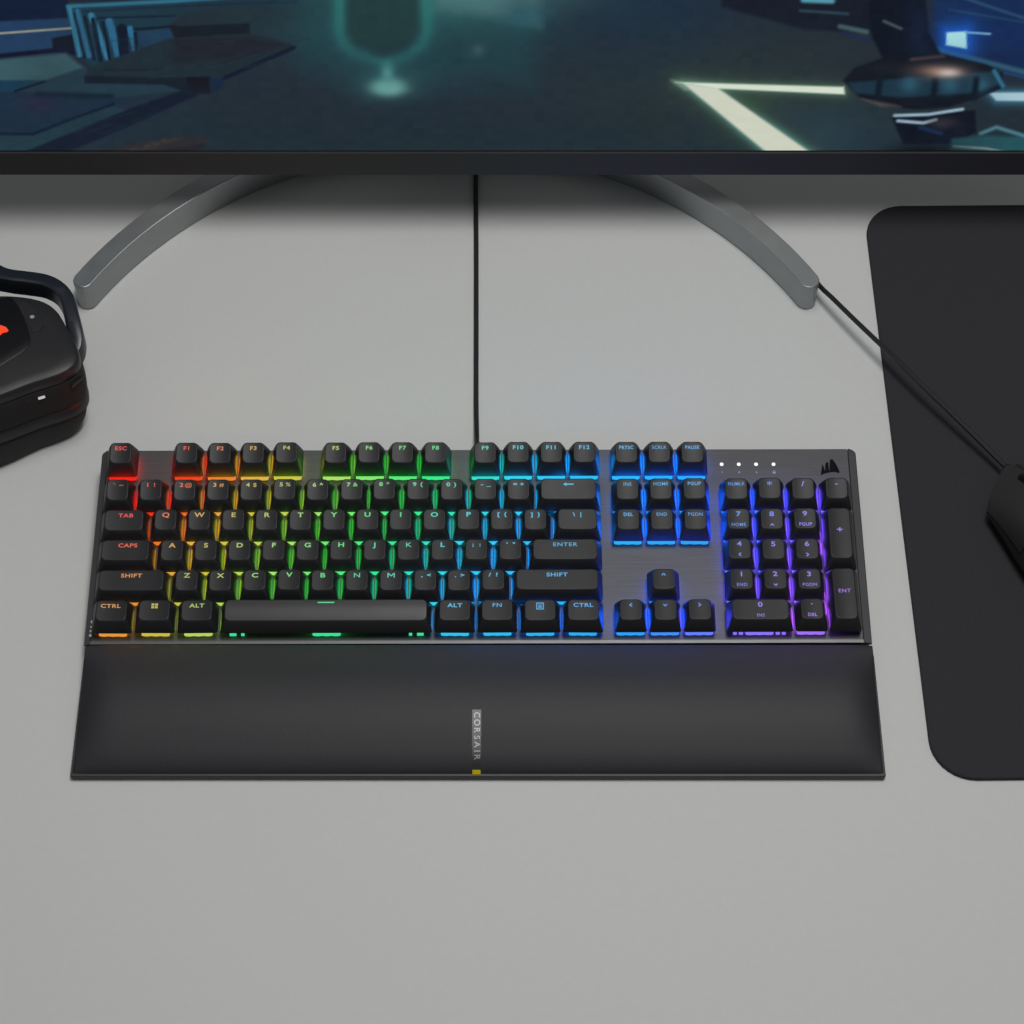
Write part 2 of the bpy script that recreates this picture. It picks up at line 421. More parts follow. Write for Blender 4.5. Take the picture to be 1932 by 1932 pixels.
# bottom row
keycap(0, 0, 1.25, [('CTRL',-.6,0,A-.3)]); keycap(0, 1.25, 1.25, [('*win',0,0,1.05)]); keycap(0, 2.5, 1.25, [('ALT',0,0,A-.3)])
keycap(0, 3.75, 6.25, [('*line',0,1.6,1)], kind='space')
keycap(0, 10, 1.25, [('ALT',0,0,A-.3)]); keycap(0, 11.25, 1.25, [('FN',0,0,A-.3)]); keycap(0, 12.5, 1.25, [('*menu',0,-.4,1.05)]); keycap(0, 13.75, 1.25, [('CTRL',0,0,A-.3)])
# navigation cluster
for i, t in enumerate(('INS','HOME','PGUP')): keycap(4, 15+G+i, 1, [(t,0,0,2.9,1.0)])
for i, t in enumerate(('DEL','END','PGDN')): keycap(3, 15+G+i, 1, [(t,0,0,2.9,1.0)])
keycap(1, 16+G, 1, [('*up',0,0,1)])
for i, t in enumerate(('left','down','right')): keycap(0, 15+G+i, 1, [('*'+t,0,0,1)])
# numeric pad
N0 = 18 + 2*G
for i, t in enumerate(('NUMLK','*','/','-')):
    keycap(4, N0+i, 1, [(t,0,0,2.9,.9)] if i == 0 else [(t,0,(-1.0 if t == '*' else 0),A+.6 if t != '*' else 5.5)])
SUB = {'7':'HOME','8':'*up','9':'PGUP','4':'*left','5':None,'6':'*right','1':'END','2':'*down','3':'PGDN'}
for r, row in ((3,'789'),(2,'456'),(1,'123')):
    for i, t in enumerate(row):
        q = [(t,0,0,A+.5,1.3)]
        if SUB[t]: q.append((SUB[t],0,-6.6,(2.8 if SUB[t][0] != '*' else 1),1.0))
        keycap(r, N0+i, 1, q)
keycap(2, N0+3, 1, [('+',0,1.4,A+1.2)], h=2)
keycap(0, N0, 2, [('0',0,0,A+.5,1.3),('INS',0,-6.6,2.8,1.0)])
keycap(0, N0+2, 1, [('.',0,1.2,A+.6),('DEL',0,-6.6,2.8,1.0)])
keycap(0, N0+3, 1, [('ENT',0,1.0,3.2,1.1)], h=2)

# indicator lights with their little symbols
def kloc(px, py, w=-1.2):                                   # not a trick: board coordinates of small printed marks, measured once
    d = fw + rt*((px-966)/F_PX) + up*((966-py)/F_PX)
    n = Rk @ Vector((0,0,1)); p0 = PIV + n*w
    q = CAM + d*((p0-CAM).dot(n)/d.dot(n))
    l = Rk.transposed() @ (q - PIV)
    return l.x, l.y
for px, ch_ in ((1361.5,'1'),(1393.8,'A'),(1426.4,'S'),(1459.4,'G')):
    x, y = kloc(px, 876)
    b = MB(); n = 16; r = 1.08
    b.rings([[(x+r*k*math.cos(2*math.pi*i/n), y+r*k*math.sin(2*math.pi*i/n), PT+z) for i in range(n)] for k, z in ((1.0,-.1),(1.0,.12),(.75,.3),(.3,.38))])
    b.build('indicator_light', M['white'], root)
    x, y = kloc(px+1, 891)
    b = MB()
    if ch_ in '1A': V, Fs = text_mesh(ch_, 2.0); b.add([(x+a, y+c, PT+.06) for a, c in V], Fs)
    elif ch_ == 'S':
        for V, Fs in [bar2(0,.8,0,-.6,.35), poly2([(-.6,-.2),(0,-1),(.6,-.2)])]: b.add([(x+a, y+c, PT+.06) for a, c in V], Fs)
    else:
        b.add([(x+a, y+c, PT+.06) for a, c in ((-.8,-.9),(.8,-.9),(.8,.2),(-.8,.2))], [(0,1,2,3)])
        for V, Fs in [bar2(-.5,.2,-.5,.9,.3), bar2(.5,.2,.5,.9,.3), bar2(-.6,.95,.6,.95,.3)]: b.add([(x+a, y+c, PT+.06) for a, c in V], Fs)
    b.build('indicator_symbol', M['printdim'], root, smooth=False)
# black sails emblem at the upper right corner
b = MB()
Z = [[(570,1250),(588,1130),(612,948),(645,985),(672,1080),(700,1130),(706,1195)], [(706,1195),(700,1130),(690,1000),(716,885),(790,905),(782,985),(806,1090),(820,1150),(822,1172)],
     [(822,1172),(820,1150),(812,1000),(826,830),(884,796),(985,925),(1055,1060),(1096,1165),(1068,1192),(990,1165),(905,1160)]]
for pg in Z:
    pts = [kloc((1600+a/13.8)*.94336, (860+c/13.8)*.94336) for a, c in pg]
    b.add([(x, y, PT+.07) for x, y in pts], [tuple(range(len(pts)))])
b.build('emblem', M['black'], root, smooth=False)
# tiny upright print on the left edge strip
b = MB()
for px, py, s in ((173.8,1174,.75),(172.6,1183.5,.6),(171.8,1191.6,.65),(171.2,1199.7,.85)):
    x, y = kloc(px, py, -1.7); z = PT - 0.2 - 1.2*min(1, max(0, (XLi - x)/3.6)) + .25
    b.add([(x+s*math.cos(i*math.pi/4), y+s*1.2*math.sin(i*math.pi/4), z) for i in range(8)], [tuple(range(8))])
b.build('edge_print', M['print'], root, smooth=False)

# cable from the back edge to under the monitor (lies on the desk)
def to_local(p): return tuple(Rk.transposed() @ (Vector(p) - PIV + Rk @ Vector((0,0,ZB))))
b = MB()
path = catmull([(-1.2,52,14),(-1.2,66,12),(-1.6,84,5),(-2.2,110,2.0),(-2.6,160,1.7),(-3.2,230,1.7),(-4.0,290,1.7),(-3.0,345,1.7),(4,400,1.7),(10,440,1.7)], 8, False)
b.tube([to_local(p) for p in path], 1.52, 12); b.build('cable', M['rubber'], root)
b = MB(); b.tube([to_local(p) for p in [(-1.2,54,14.2),(-1.2,60,13.4),(-1.3,68,11.2)]], [3.2,2.8,2.1], 12); b.build('strain_relief', M['rubber'], root)

# ------------------------------------------------------------------ wrist rest
wr = empty('wrist_rest', (1, -104, 0))
tag(wr, 'long black padded wrist rest along the front of the keyboard', 'wrist rest')
WX0, WX1 = -220.0, 222.0
b = MB()
b.rings([rrect(220.8,37.8,1.4,1.0,-103.6,0.3), rrect(221.4,38.3,1.6,1.0,-103.6,0.9), rrect(221.4,38.3,1.6,1.0,-103.6,3.6), rrect(220.9,37.8,1.4,1.0,-103.6,4.4)])
o = b.build('base', M['restbase'], wr); o.location = (-1*S, 104*S, 0)
prof = [(-65.6,4.0),(-65.7,13.5),(-66.2,14.5),(-68.5,15.0),(-74,15.7),(-81,16.5),(-89,17.4),(-97,17.6),(-105,17.1),(-113,15.8),(-120,14.0),(-126,12.1),(-131.5,10.1),(-136,7.9),(-138.8,6.0),(-140.2,4.4)]
pf = catmull([(y,z,0) for y, z in prof], 3, False)
def resth(y, x):
    for a, c in zip(pf, pf[1:]):
        if c.x <= y <= a.x: z = a.y + (c.y-a.y)*((a.x-y)/max(a.x-c.x,1e-6)); break
    else: z = 4.2
    e = min(x-(WX0+.6), (WX1-.6)-x)
    k = 1.0 if e > 26 else (1-(1-max(e,0)/26)**3.2)
    lo_ = 0.48 + 0.42*max(0.0, min(1.0, (y+84)/16))          # the ends stay full where they meet the keyboard
    return 4.2 + (z-4.2)*(lo_+(1-lo_)*k) * (1 if e > 1.2 else (max(e,0)/1.2)**.5)
xs = [WX0+.6+q for q in (0,.3,.7,1.2,2,3.5,6,9,13,18,24,32)] + list(np.linspace(WX0+50, WX1-50, 24)) + [WX1-.6-q for q in (32,24,18,13,9,6,3.5,2,1.2,.7,.3,0)]
b = MB(); b.grid([[(x, p.x, resth(p.x, x) if p.y > 4.3 else 4.0) for x in xs] for p in pf])
o = b.build('cushion', M['rest'], wr, angle=60); o.location = (-1*S, 104*S, 0)
# label running down the middle: foil strip, lettering, yellow square
def wunp(px, py):
    d = fw + rt*((px-966)/F_PX) + up*((966-py)/F_PX); z = 14.0
    for _ in range(6):
        t = (z-CAM.z)/d.z; q = CAM + d*t; z = resth(q.y, q.x)
    return q
qa, qb = wunp(899.5,1339), wunp(899.5,1447)
x0 = qa.x - 2.45; x1 = qa.x + 2.45
b = MB(); ys = np.linspace(qa.y, qb.y, 22)
b.grid([[(x, y, resth(y, x)+.12) for x in (x0, (x0+x1)/2, x1)] for y in ys])
o = b.build('label_strip', M['foil'], wr); o.location = (-1*S, 104*S, 0)
b = MB()
pys = [1349,1363.5,1377.5,1391.5,1405,1417.5,1428.5]
for chx, py in zip('CORSAIR', pys):
    q = wunp(899.5, py)
    V, Fs = text_mesh(chx, 4.6, 0.008)
    b.add([(q.x - y_*-1.0*1, q.y - x_*1.0, 0) for x_, y_ in V], Fs)
b.v = [(x, y, resth(y, x)+.22) for x, y, z in b.v]
o = b.build('label_lettering', M['foil_text'], wr, smooth=False); o.location = (-1*S, 104*S, 0)
qa, qb = wunp(899.5,1453), wunp(899.5,1462.5)
b = MB(); b.grid([[(x, y, resth(y, x)+.2) for x in (x0+.2, (x0+x1)/2, x1-.3)] for y in np.linspace(qa.y, qb.y, 8)])
o = b.build('yellow_mark', M['yellow'], wr); o.location = (-1*S, 104*S, 0)

# ------------------------------------------------------------------ mouse pad
mp = empty('mouse_pad', (470.0, 62.3, 0), Matrix.Rotation(math.radians(0.57), 3, 'Z'))
tag(mp, 'large black cloth mouse pad with rounded corners on the right of the desk', 'mouse pad')
hx, hy = 223.5, 202.5
b = MB(); b.rings([rrect(hx,hy,24,0,0,0.1,10), rrect(hx,hy,24,0,0,2.0,10)], True, True); b.build('rubber_base', M['padedge'], mp)
b = MB(); b.rings([rrect(hx-.1,hy-.1,24,0,0,2.05,10), rrect(hx-.1,hy-.1,24,0,0,2.5,10), rrect(hx-.8,hy-.8,23.4,0,0,3.0,10)], True, True); b.build('cloth_top', M['pad'], mp, angle=8)

# ------------------------------------------------------------------ mouse
fwd = Vector((-0.47,0.883,0)).normalized(); lft = Vector((-fwd.y, fwd.x, 0))
def unp(px, py, z):
    d = fw + rt*((px-966)/F_PX) + up*((966-py)/F_PX); t = (z-CAM.z)/d.z; return tuple(CAM + d*t)
mrot = Matrix((-lft, fwd, Vector((0,0,1)))).transposed()
ORG = Vector(unp(1860, 967, 13)) - lft*27 - fwd*(118/2-19.5); ORG.z = 3.0
mo = empty('mouse', ORG, mrot)
tag(mo, 'black wired computer mouse lying at the right edge of the mouse pad', 'mouse')
LEN = 118      # overall length
def mw(t): return (27.0 + 3.5*min(1, t/0.45)**1.5)*(1-max(0,(t-.66)/.34)**2.6*0.60)
def mh(t): return 13.5 + 24*math.sin(math.pi*min(1,(t*0.82+0.02)))**1.1*(1-max(0,(t-.8)/.2)**2*.5) if t < .98 else 16
def msurf(t, a, off=0):                                      # a in -1..1 across
    w_ = mw(t)+off; h_ = mh(t)+off
    q = abs(math.sin(a*math.pi/2))
    x = w_*math.copysign(q**0.75, a)
    z = 9.5 + (h_-9.5)*(1-q**5)**0.7
    sw = 19.0*(abs(x)/27.0)**1.25
    return (x, LEN/2 - t*LEN*(1+off*.004) - sw*max(0.0, 1-t/0.62)**1.3 - (1.2*q**8 if t < .02 else 0), z)
T = [0.0,.01,.03,.06,.1,.15,.2,.27,.35,.43,.5,.58,.66,.74,.82,.9,.95,.98,1.0]
AA = [-1+2*i/28 for i in range(29)]
b = MB(); b.grid([[msurf(t,a) for a in AA] for t in T]); b.add([msurf(0,a) for a in AA],[tuple(range(29))]); b.add([msurf(1,a) for a in AA],[tuple(range(29))])
b.build('body', M['mouse'], mo, angle=50)
b = MB()
ol = [msurf(t,-1) for t in T] + [msurf(t,1) for t in reversed(T)]
b.rings([[(x*.88, y*.96, 0.3) for x,y,z in ol], [(x*.90, y*.97, 2) for x,y,z in ol], [(x*.985, y*.995, 9.6) for x,y,z in ol]])
b.build('lower_shell', M['mouseside'], mo, angle=50)
for sgn in (-1, 1):
    b = MB(); TT = [0.0,.02,.05,.1,.16,.23,.30,.37,.43]; aa = [sgn*(0.07+ (0.80-0.07)*i/12) for i in range(13)]
    up_ = [[msurf(t,a,0.8) for a in aa] for t in TT]; lo_ = [[msurf(t,a,-0.6) for a in aa] for t in TT]
    b.grid(up_); 
    edge_u = up_[0] + [r[-1] for r in up_[1:]] + list(reversed(up_[-1][:-1])) + [r[0] for r in reversed(up_[1:-1])]
    edge_l = lo_[0] + [r[-1] for r in lo_[1:]] + list(reversed(lo_[-1][:-1])) + [r[0] for r in reversed(lo_[1:-1])]
    b.rings([edge_l, edge_u], False, False)
    b.build('button', M['mouse'], mo, angle=50)
b = MB(); n = 20
b.rings([[(xx, LEN/2-22 + rr_*math.cos(2*math.pi*i/n), mh(.2)-5+rr_*math.sin(2*math.pi*i/n)) for i in range(n)] for xx, rr_ in ((-3.2,8),(-2.6,9.2),(2.6,9.2),(3.2,8))]); b.build('wheel', M['rubber'], mo)
def mloc(p): return tuple(mrot.transposed() @ (Vector(p) - ORG))
a0 = Vector((-21,57,0))
arc = [a0 + Vector((268.6*math.cos(math.radians(q)), 268.6*math.sin(math.radians(q)), 9.0 - (q-34)*0.25)) for q in (34,39,45,51,57,62)]
path = catmull([(318,43.5,12.8),unp(1908,891,12.5),unp(1884,868,12.5),unp(1852,836,13.5),unp(1800,785,15.5),unp(1740,727,17),unp(1680,668,17),unp(1612,603,15.5),unp(1570,562,14),unp(1549,542,12.5)] + [tuple(p) for p in arc] + [(70,320,2),(30,360,1.5),(0,420,1.5)], 8, False)
b = MB(); b.tube([mloc(p) for p in path], 1.5, 10); b.build('cable', M['rubber'], mo)
q1 = Vector(unp(1896,879.5,12.5)); q0 = Vector((317,45,12.8))
pts = [q0.lerp(q1, k/8) for k in range(9)]
b = MB(); b.tube([mloc(p) for p in pts], [3.6,3.5,2.6,3.4,2.4,3.1,2.2,2.8,1.9], 12); b.build('strain_relief', M['rubber'], mo)

# ------------------------------------------------------------------ monitor
MT = math.radians(10.0); MC = Vector((-20, 247.0, 50.0))     # front bottom edge of the housing
mrx = Matrix.Rotation(-MT, 3, 'X')                          # leans back
mon = empty('monitor', (-20, 300, 0))
tag(mon, 'wide monitor showing a dark blue game scene on a curved silver stand', 'monitor')
mface = empty('tmp', (0,0,0)); bpy.data.objects.remove(mface)
def mon_obj(o):
    # monitor-local axes: x across, y into the housing, z up the screen
    o.matrix_parent_inverse = Matrix.Identity(4)
    o.matrix_basis = Matrix.Translation((MC - Vector((-20,300,0)))*S) @ mrx.to_4x4()
    return o
HW, HH, BZ = 396.0, 352.0, 0.0
# bezel height so that the picture begins where the photograph shows it
def px_of(P):
    q = Vector(P) - CAM; w_ = q.dot(fw); return 966 + F_PX*q.dot(rt)/w_, 966 - F_PX*q.dot(up)/w_
zs = mrx @ Vector((0,0,1))
lo_, hi_ = 5.0, 40.0
for _ in range(40):
    mid = (lo_+hi_)/2
    if px_of(MC + zs*mid)[1] > 289.0: lo_ = mid
    else: hi_ = mid
BZ = (lo_+hi_)/2
b = MB()
fr = lambda x0,x1,z0,z1,y: [(x0,y,z0),(x1,y,z0),(x1,y,z1),(x0,y,z1)]
b.rings([fr(-HW+9,HW-9,9+BZ-9,HH-9,1.6), fr(-HW+8.6,HW-8.6,BZ-.4,HH-8.6,0.2), fr(-HW+.3,HW-.3,.3,HH-.3,0.0), fr(-HW,HW,0,HH,.4), fr(-HW,HW,0,HH,14), fr(-HW+20,HW-20,14,HH-18,30)], False, True)
mon_obj(b.build('bezel', M['monitor'], mon, angle=5))
b = MB(); b.rings([fr(-HW+9,HW-9,BZ,HH-9,1.55), fr(-HW+10,HW-10,BZ+1.1,HH-10,1.3)], False, False); mon_obj(b.build('gasket', M['lip'], mon))
b = MB(); b.rings([fr(-130,130,60,260,29), fr(-120,120,70,250,52)], True, True); mon_obj(b.build('back_cover', M['monitor'], mon, bevel=3))

# the picture on the screen: a grid with a colour attribute, painted in screen coordinates
zv = [BZ+1.0 + i*0.72 for i in range(215)] + list(np.linspace(BZ+1.0+215*.72, HH-9.9, 14))
xv = list(np.linspace(-HW+9.9, HW-9.9, 760))
X, Zg = np.meshgrid(np.array(xv), np.array(zv))
P3 = np.stack([MC.x + X, MC.y + zs.y*Zg + (mrx@Vector((0,1,0))).y*1.35, MC.z + zs.z*Zg + (mrx@Vector((0,1,0))).z*1.35], -1)
cam_ = np.array(CAM); q = P3 - cam_; wd = q@np.array(fw)
PX = 966 + F_PX*(q@np.array(rt))/wd; PY = 966 - F_PX*(q@np.array(up))/wd
img = np.zeros(X.shape + (3,))
def lerp3(a, b, t): return np.array(a)[None,None]*(1-t[...,None]) + np.array(b)[None,None]*t[...,None]
img[:] = lerp3((36,42,54), (33,46,54), np.clip((PY-120)/170, 0, 1))
def over(col, a):
    global img
    a = np.clip(a, 0, 1)[...,None]; img = img*(1-a) + np.array(col)[None,None]*a
def addc(col, a):
    global img
    img = img + np.clip(a, 0, None)[...,None]*np.array(col)[None,None]
def sdpoly(pts):
    d = np.full(PX.shape, 1e9); ins = np.zeros(PX.shape, bool); n = len(pts)
    for i in range(n):
        (x0,y0),(x1,y1) = pts[i], pts[(i+1)%n]
        ex, ey = x1-x0, y1-y0; wx, wy = PX-x0, PY-y0
        t = np.clip((wx*ex+wy*ey)/(ex*ex+ey*ey+1e-9),0,1)
        d = np.minimum(d, np.hypot(wx-ex*t, wy-ey*t))
        c = ((y0 <= PY) & (y1 > PY)) | ((y1 <= PY) & (y0 > PY))
        with np.errstate(divide='ignore', invalid='ignore'):
            xi = x0 + (PY-y0)*(ex)/(ey if ey != 0 else 1e-9)
        ins ^= c & (PX < xi)
    return np.where(ins, -d, d)
def poly(pts, col, f=2.0, op=1.0): over(col, op*np.clip(0.5 - sdpoly(pts)/f, 0, 1))
def sdl(pts):
    d = np.full(PX.shape, 1e9)
    for (x0,y0),(x1,y1) in zip(pts, pts[1:]):
        ex, ey = x1-x0, y1-y0; wx, wy = PX-x0, PY-y0
        t = np.clip((wx*ex+wy*ey)/(ex*ex+ey*ey+1e-9),0,1); d = np.minimum(d, np.hypot(wx-ex*t, wy-ey*t))
    return d
def line(pts, w, col, f=2.0, op=1.0): over(col, op*np.clip(0.5-(sdl(pts)-w/2)/f, 0, 1))
def glow(x, y, rx, ry, col, op=1.0, p=1.0): over(col, op*np.exp(-(((PX-x)/rx)**2+((PY-y)/ry)**2)**p))
def halo(pts, r, col, op): over(col, op*np.exp(-(np.maximum(sdpoly(pts),0)/r)**1.3))
TOP = -260
# broad tints
glow(780, -10, 330, 120, (36,74,80), .85); glow(1240, 30, 180, 110, (28,46,68), .7); glow(1420, 160, 330, 110, (46,58,56), .55); glow(130, 200, 220, 120, (34,50,66), .6)
glow(1560, 255, 120, 60, (46,66,82), .6)
poly([(560,TOP),(1000,TOP),(1012,60),(1005,165),(700,175),(560,120)], (34,70,78), 60, .5)
poly([(830,TOP),(1022,TOP),(1018,48),(930,30),(820,16)], (78,108,114), 26, .75)
glow(900, -14, 170, 44, (84,126,128), .75); glow(990, 30, 40, 26, (44,100,116), .6); glow(724, 20, 190, 90, (40,84,88), .35); glow(902, 95, 13, 13, (62,92,98), .7)
# left: machinery
poly([(-300,TOP),(300,TOP),(300,0),(128,0),(128,36),(-300,52)], (20,30,54), 4)
poly([(-300,56),(130,34),(142,78),(106,92),(-300,128)], (35,60,94), 6)
line([(-300,78),(0,63),(136,53)], 4, (150,146,132), 2.5)
poly([(98,72),(142,64),(158,106),(100,98)], (19,24,38), 4)
line([(-300,124),(0,106),(150,90)], 9, (20,23,46), 4)
poly([(-300,130),(0,112),(124,100),(158,128),(82,153),(-300,156)], (58,88,98), 8)
poly([(-300,152),(84,152),(26,174),(-300,172)], (26,58,82), 5)
poly([(-300,172),(26,174),(290,190),(214,198),(60,252),(-300,250)], (29,46,66), 6)
poly([(26,172),(85,155),(160,128),(360,170),(200,186)], (36,58,72), 6)
line([(28,172),(84,154)], 4, (20,26,42), 3)
line([(70,178),(210,182)], 10, (22,36,50), 8)
poly([(124,8),(200,6),(560,-30),(560,6),(350,24),(290,70),(250,115),(175,128),(150,100)], (31,56,72), 5); glow(430, 20, 160, 26, (34,46,54), .6)
line([(128,12),(330,2),(560,-14)], 7, (48,104,132), 4)
line([(158,22),(330,12),(520,4)], 4, (26,44,62), 4); line([(185,34),(330,30)], 4, (24,36,54), 3); line([(245,56),(330,50)], 5, (22,30,44), 3)
for x0_, x1_, w_, c_ in ((131,150,9,(52,116,150)),(146,168,9,(44,98,134)),(172,204,12,(52,116,152)),(206,226,14,(44,100,138)),(245,262,11,(44,106,146))):
    line([(x0_,16+(x0_-131)*.33),(x1_,104+(x0_-131)*.12)], w_, c_, 3)
for x0_, x1_, w_ in ((140,160,4),(160,178,5),(176,190,8),(194,208,7),(230,236,20),(255,260,7)):
    line([(x0_,22+(x0_-131)*.33),(x1_,108+(x0_-131)*.12)], w_, (20,28,46), 3)
poly([(262,62),(322,52),(330,78),(290,100),(262,84)], (34,60,88), 5)
poly([(165,128),(320,72),(470,62),(560,88),(430,150),(400,160),(160,146)], (33,45,54), 5)
poly([(330,72),(470,66),(545,85),(430,112),(320,120)], (34,37,46), 16)
poly([(318,50),(470,44),(471,63),(330,71)], (25,30,39), 4)
line([(196,132),(300,132)], 4, (26,36,48), 3)
poly([(158,143),(300,146),(396,145),(396,176),(358,176),(310,160),(160,157)], (24,32,44), 4); poly([(350,146),(396,145),(396,176),(358,176)], (22,24,34), 4)
poly([(396,147),(424,146),(420,168),(396,176)], (26,40,62), 4)
line([(424,147),(554,90)], 8, (22,28,46), 4); line([(420,118),(530,82)], 3, (30,36,46), 3)
poly([(30,292),(235,208),(352,168),(380,176),(240,240),(115,292)], (23,31,47), 6)
poly([(-300,256),(64,256),(214,200),(236,208),(40,288),(-300,290)], (35,58,70), 5)
line([(-300,247),(62,253),(130,226),(214,196)], 5, (20,32,50), 3)
glow(72, 195, 30, 18, (58,36,60), .45)
glow(240, 300, 80, 20, (44,40,42), .7); poly([(205,288),(250,272),(330,258),(382,258),(394,268),(370,280),(300,292),(230,300)], (47,45,49), 10)
for i in range(46):
    t = i/46; glow(250+t*80+rng.normal()*5, 286-t*22+rng.normal()*4, 4, 2.5, (70+rng.normal()*10,62+rng.normal()*6,56), .3)
poly([(300,284),(388,270),(384,280),(320,292)], (36,34,40), 6, .8)
# centre: soft teal figure
for pts, w_ in (([(640,TOP),(640,58),(647,82),(668,101),(700,112),(728,122)],15), ([(804,TOP),(806,58),(797,84),(774,102),(748,114),(728,122)],13)):
    over((46,112,112), .72*np.exp(-(np.maximum(sdl(pts)-w_*.2,0)/11.0)**1.5)*np.clip(1.15-PY/190,0.35,1))
poly([(655,TOP),(790,TOP),(790,62),(768,90),(725,106),(672,84),(655,62)], (34,56,58), 16, .85)
glow(733, 165, 34, 17, (140,186,184), .95, 1.5); glow(731, 140, 12, 18, (92,150,150), .8); glow(733,160,58,30,(60,120,120),.45)
# right: light chevron
C1 = [(1274,155),(1592,164),(1594,178),(1352,167)]; C2 = [(1288,157),(1354,166),(1535,292),(1452,292)]
halo(C1, 14, (58,76,62), .45); halo(C2, 24, (56,74,60), .45); halo(C2, 8, (96,146,138), .75); glow(1400, 195, 60, 34, (58,78,62), .6); halo(C1, 6, (100,130,116), .5)
poly(C2, (206,206,194), 5); poly(C1, (216,222,210), 4); poly([(1266,151),(1284,155),(1300,170),(1292,170)], (150,170,150), 8, .6)
C3 = [(1866,175),(2200,172),(2200,192),(1880,190)]; halo(C3, 8, (70,130,160), .8); poly(C3, (168,196,212), 4)
# right: blue hall
poly([(1730,TOP),(2300,TOP),(2300,260),(1932,134),(1768,88)], (24,44,80), 8)
glow(1900, 60, 90, 60, (22,42,92), .6); glow(1780, 80, 30, 40, (20,32,62), .7); glow(1860, 110, 60, 16, (20,34,70), .6)
line([(1765,92),(1932,136),(2200,210)], 10, (48,86,112), 6); line([(1800,-10),(1932,34),(2200,100)], 5, (44,76,106), 5); line([(1790,18),(1932,42)], 4, (34,62,92), 4); line([(1780,108),(1932,146)], 4, (30,66,124), 4)
CB = [(1786,61),(1823,59),(1824,92),(1785,85)]; halo(CB, 20, (32,96,210), .8); poly(CB, (166,214,226), 4); line([(1822,61),(1868,64)], 4, (110,160,205), 3)
# right: dark machine arm and round foot
poly([(1362,TOP),(1700,TOP),(1700,20),(1650,62),(1520,56),(1362,13)], (24,29,42), 8); line([(1516,0),(1570,2)], 10, (84,148,170), 6)
line([(1510,20),(1600,26)], 5, (46,68,82), 5); line([(1585,50),(1635,60)], 9, (66,88,96), 5); line([(1590,62),(1640,76)], 7, (32,44,76), 6)
poly([(1610,TOP),(1725,TOP),(1752,60),(1774,100),(1765,118),(1668,116),(1645,70)], (18,24,36), 6); glow(1735, 60, 26, 60, (26,38,66), .6); line([(1668,40),(1700,54)], 5, (78,84,92), 5)
foot = [(1590,152),(1612,128),(1670,108),(1780,102),(1862,122),(1892,136),(1890,166),(1850,184),(1790,202),(1735,207),(1680,202),(1622,184)]
poly(foot, (20,24,34), 5); glow(1690, 128, 60, 12, (30,32,42), .8)
poly([(1600,156),(1700,148),(1790,140),(1885,134),(1886,160),(1830,176),(1700,184),(1612,176)], (30,52,68), 7)
for x_ in (1716,1792,1850): glow(x_, 160, 18, 16, (52,98,122), .7)
for x_ in (1660,1765,1842): line([(x_,150),(x_-4,184)], 12, (18,28,40), 8)
glow(1775, 134, 44, 13, (170,128,112), .85); glow(1790, 137, 22, 8, (226,206,200), .9); line([(1720,112),(1780,106)], 6, (70,56,62), 6); line([(1876,134),(1892,162)], 8, (50,104,136), 5)
poly([(1625,186),(1690,198),(1700,202),(1660,200)], (96,84,80), 8, .8)
poly([(1682,220),(1840,208),(1842,250),(1796,272),(1704,272),(1690,240)], (16,21,34), 5); line([(1688,218),(1752,216),(1816,206)], 6, (150,176,196), 4); line([(1694,228),(1742,232),(1766,226)], 6, (156,176,196), 4)
glow(1780, 232, 30, 12, (60,54,60), .7); line([(1735,240),(1775,252)], 6, (28,46,86), 6)
poly([(1788,292),(1796,262),(1850,256),(2200,262),(2200,292)], (38,80,90), 8); line([(1850,252),(1880,240),(1932,256),(2200,320)], 7, (76,120,136), 5); line([(1800,276),(1860,280),(1910,290)], 4, (128,142,140), 4); glow(1745,284,70,14,(16,20,26),.9); glow(1640,262,50,24,(36,50,60),.5)
for i in range(26):
    x_, y_ = rng.uniform(160, 540), rng.uniform(70, 160); l_ = rng.uniform(14, 60)
    line([(x_, y_), (x_+l_, y_-l_*rng.uniform(.05,.3))], 1.6, (24+rng.uniform(0,22), 34+rng.uniform(0,24), 46+rng.uniform(0,26)), 2.5, .55)
for i in range(16):
    x_, y_ = rng.uniform(-20, 260), rng.uniform(180, 285); l_ = rng.uniform(20, 70)
    line([(x_, y_), (x_+l_, y_-l_*rng.uniform(.28,.42))], 1.8, (26+rng.uniform(0,12), 42+rng.uniform(0,18), 56+rng.uniform(0,18)), 3, .4)
for i in range(60): glow(rng.uniform(0,1932), rng.uniform(0,288), rng.uniform(30,90), rng.uniform(14,36), (34+rng.uniform(-6,6),42+rng.uniform(-4,8),52+rng.uniform(-4,12)), .14)
# mild sensor-like unevenness
nz = rng.normal(size=(X.shape[0]//6+2, X.shape[1]//6+2)); nz = np.kron(nz, np.ones((6,6)))[:X.shape[0], :X.shape[1]]
img = np.clip((img + nz[...,None]*0.8)*np.array([0.985,1.005,0.98])[None,None], 3, 255)/255.0
lin = np.where(img <= 0.04045, img/12.92, ((img+0.055)/1.055)**2.4)
nr, nc = X.shape
me = bpy.data.meshes.new('screen')
co = np.stack([X*S, np.full_like(X, 1.35*S), Zg*S], -1).reshape(-1,3)
idx = np.arange(nr*nc).reshape(nr,nc)
fcs = np.stack([idx[:-1,:-1], idx[:-1,1:], idx[1:,1:], idx[1:,:-1]], -1).reshape(-1,4)
me.vertices.add(nr*nc); me.vertices.foreach_set('co', co.ravel())
me.loops.add(fcs.size); me.loops.foreach_set('vertex_index', fcs.ravel())
me.polygons.add(len(fcs)); me.polygons.foreach_set('loop_start', np.arange(0, fcs.size, 4))
me.update(calc_edges=True)
at = me.color_attributes.new('picture', 'FLOAT_COLOR', 'POINT')
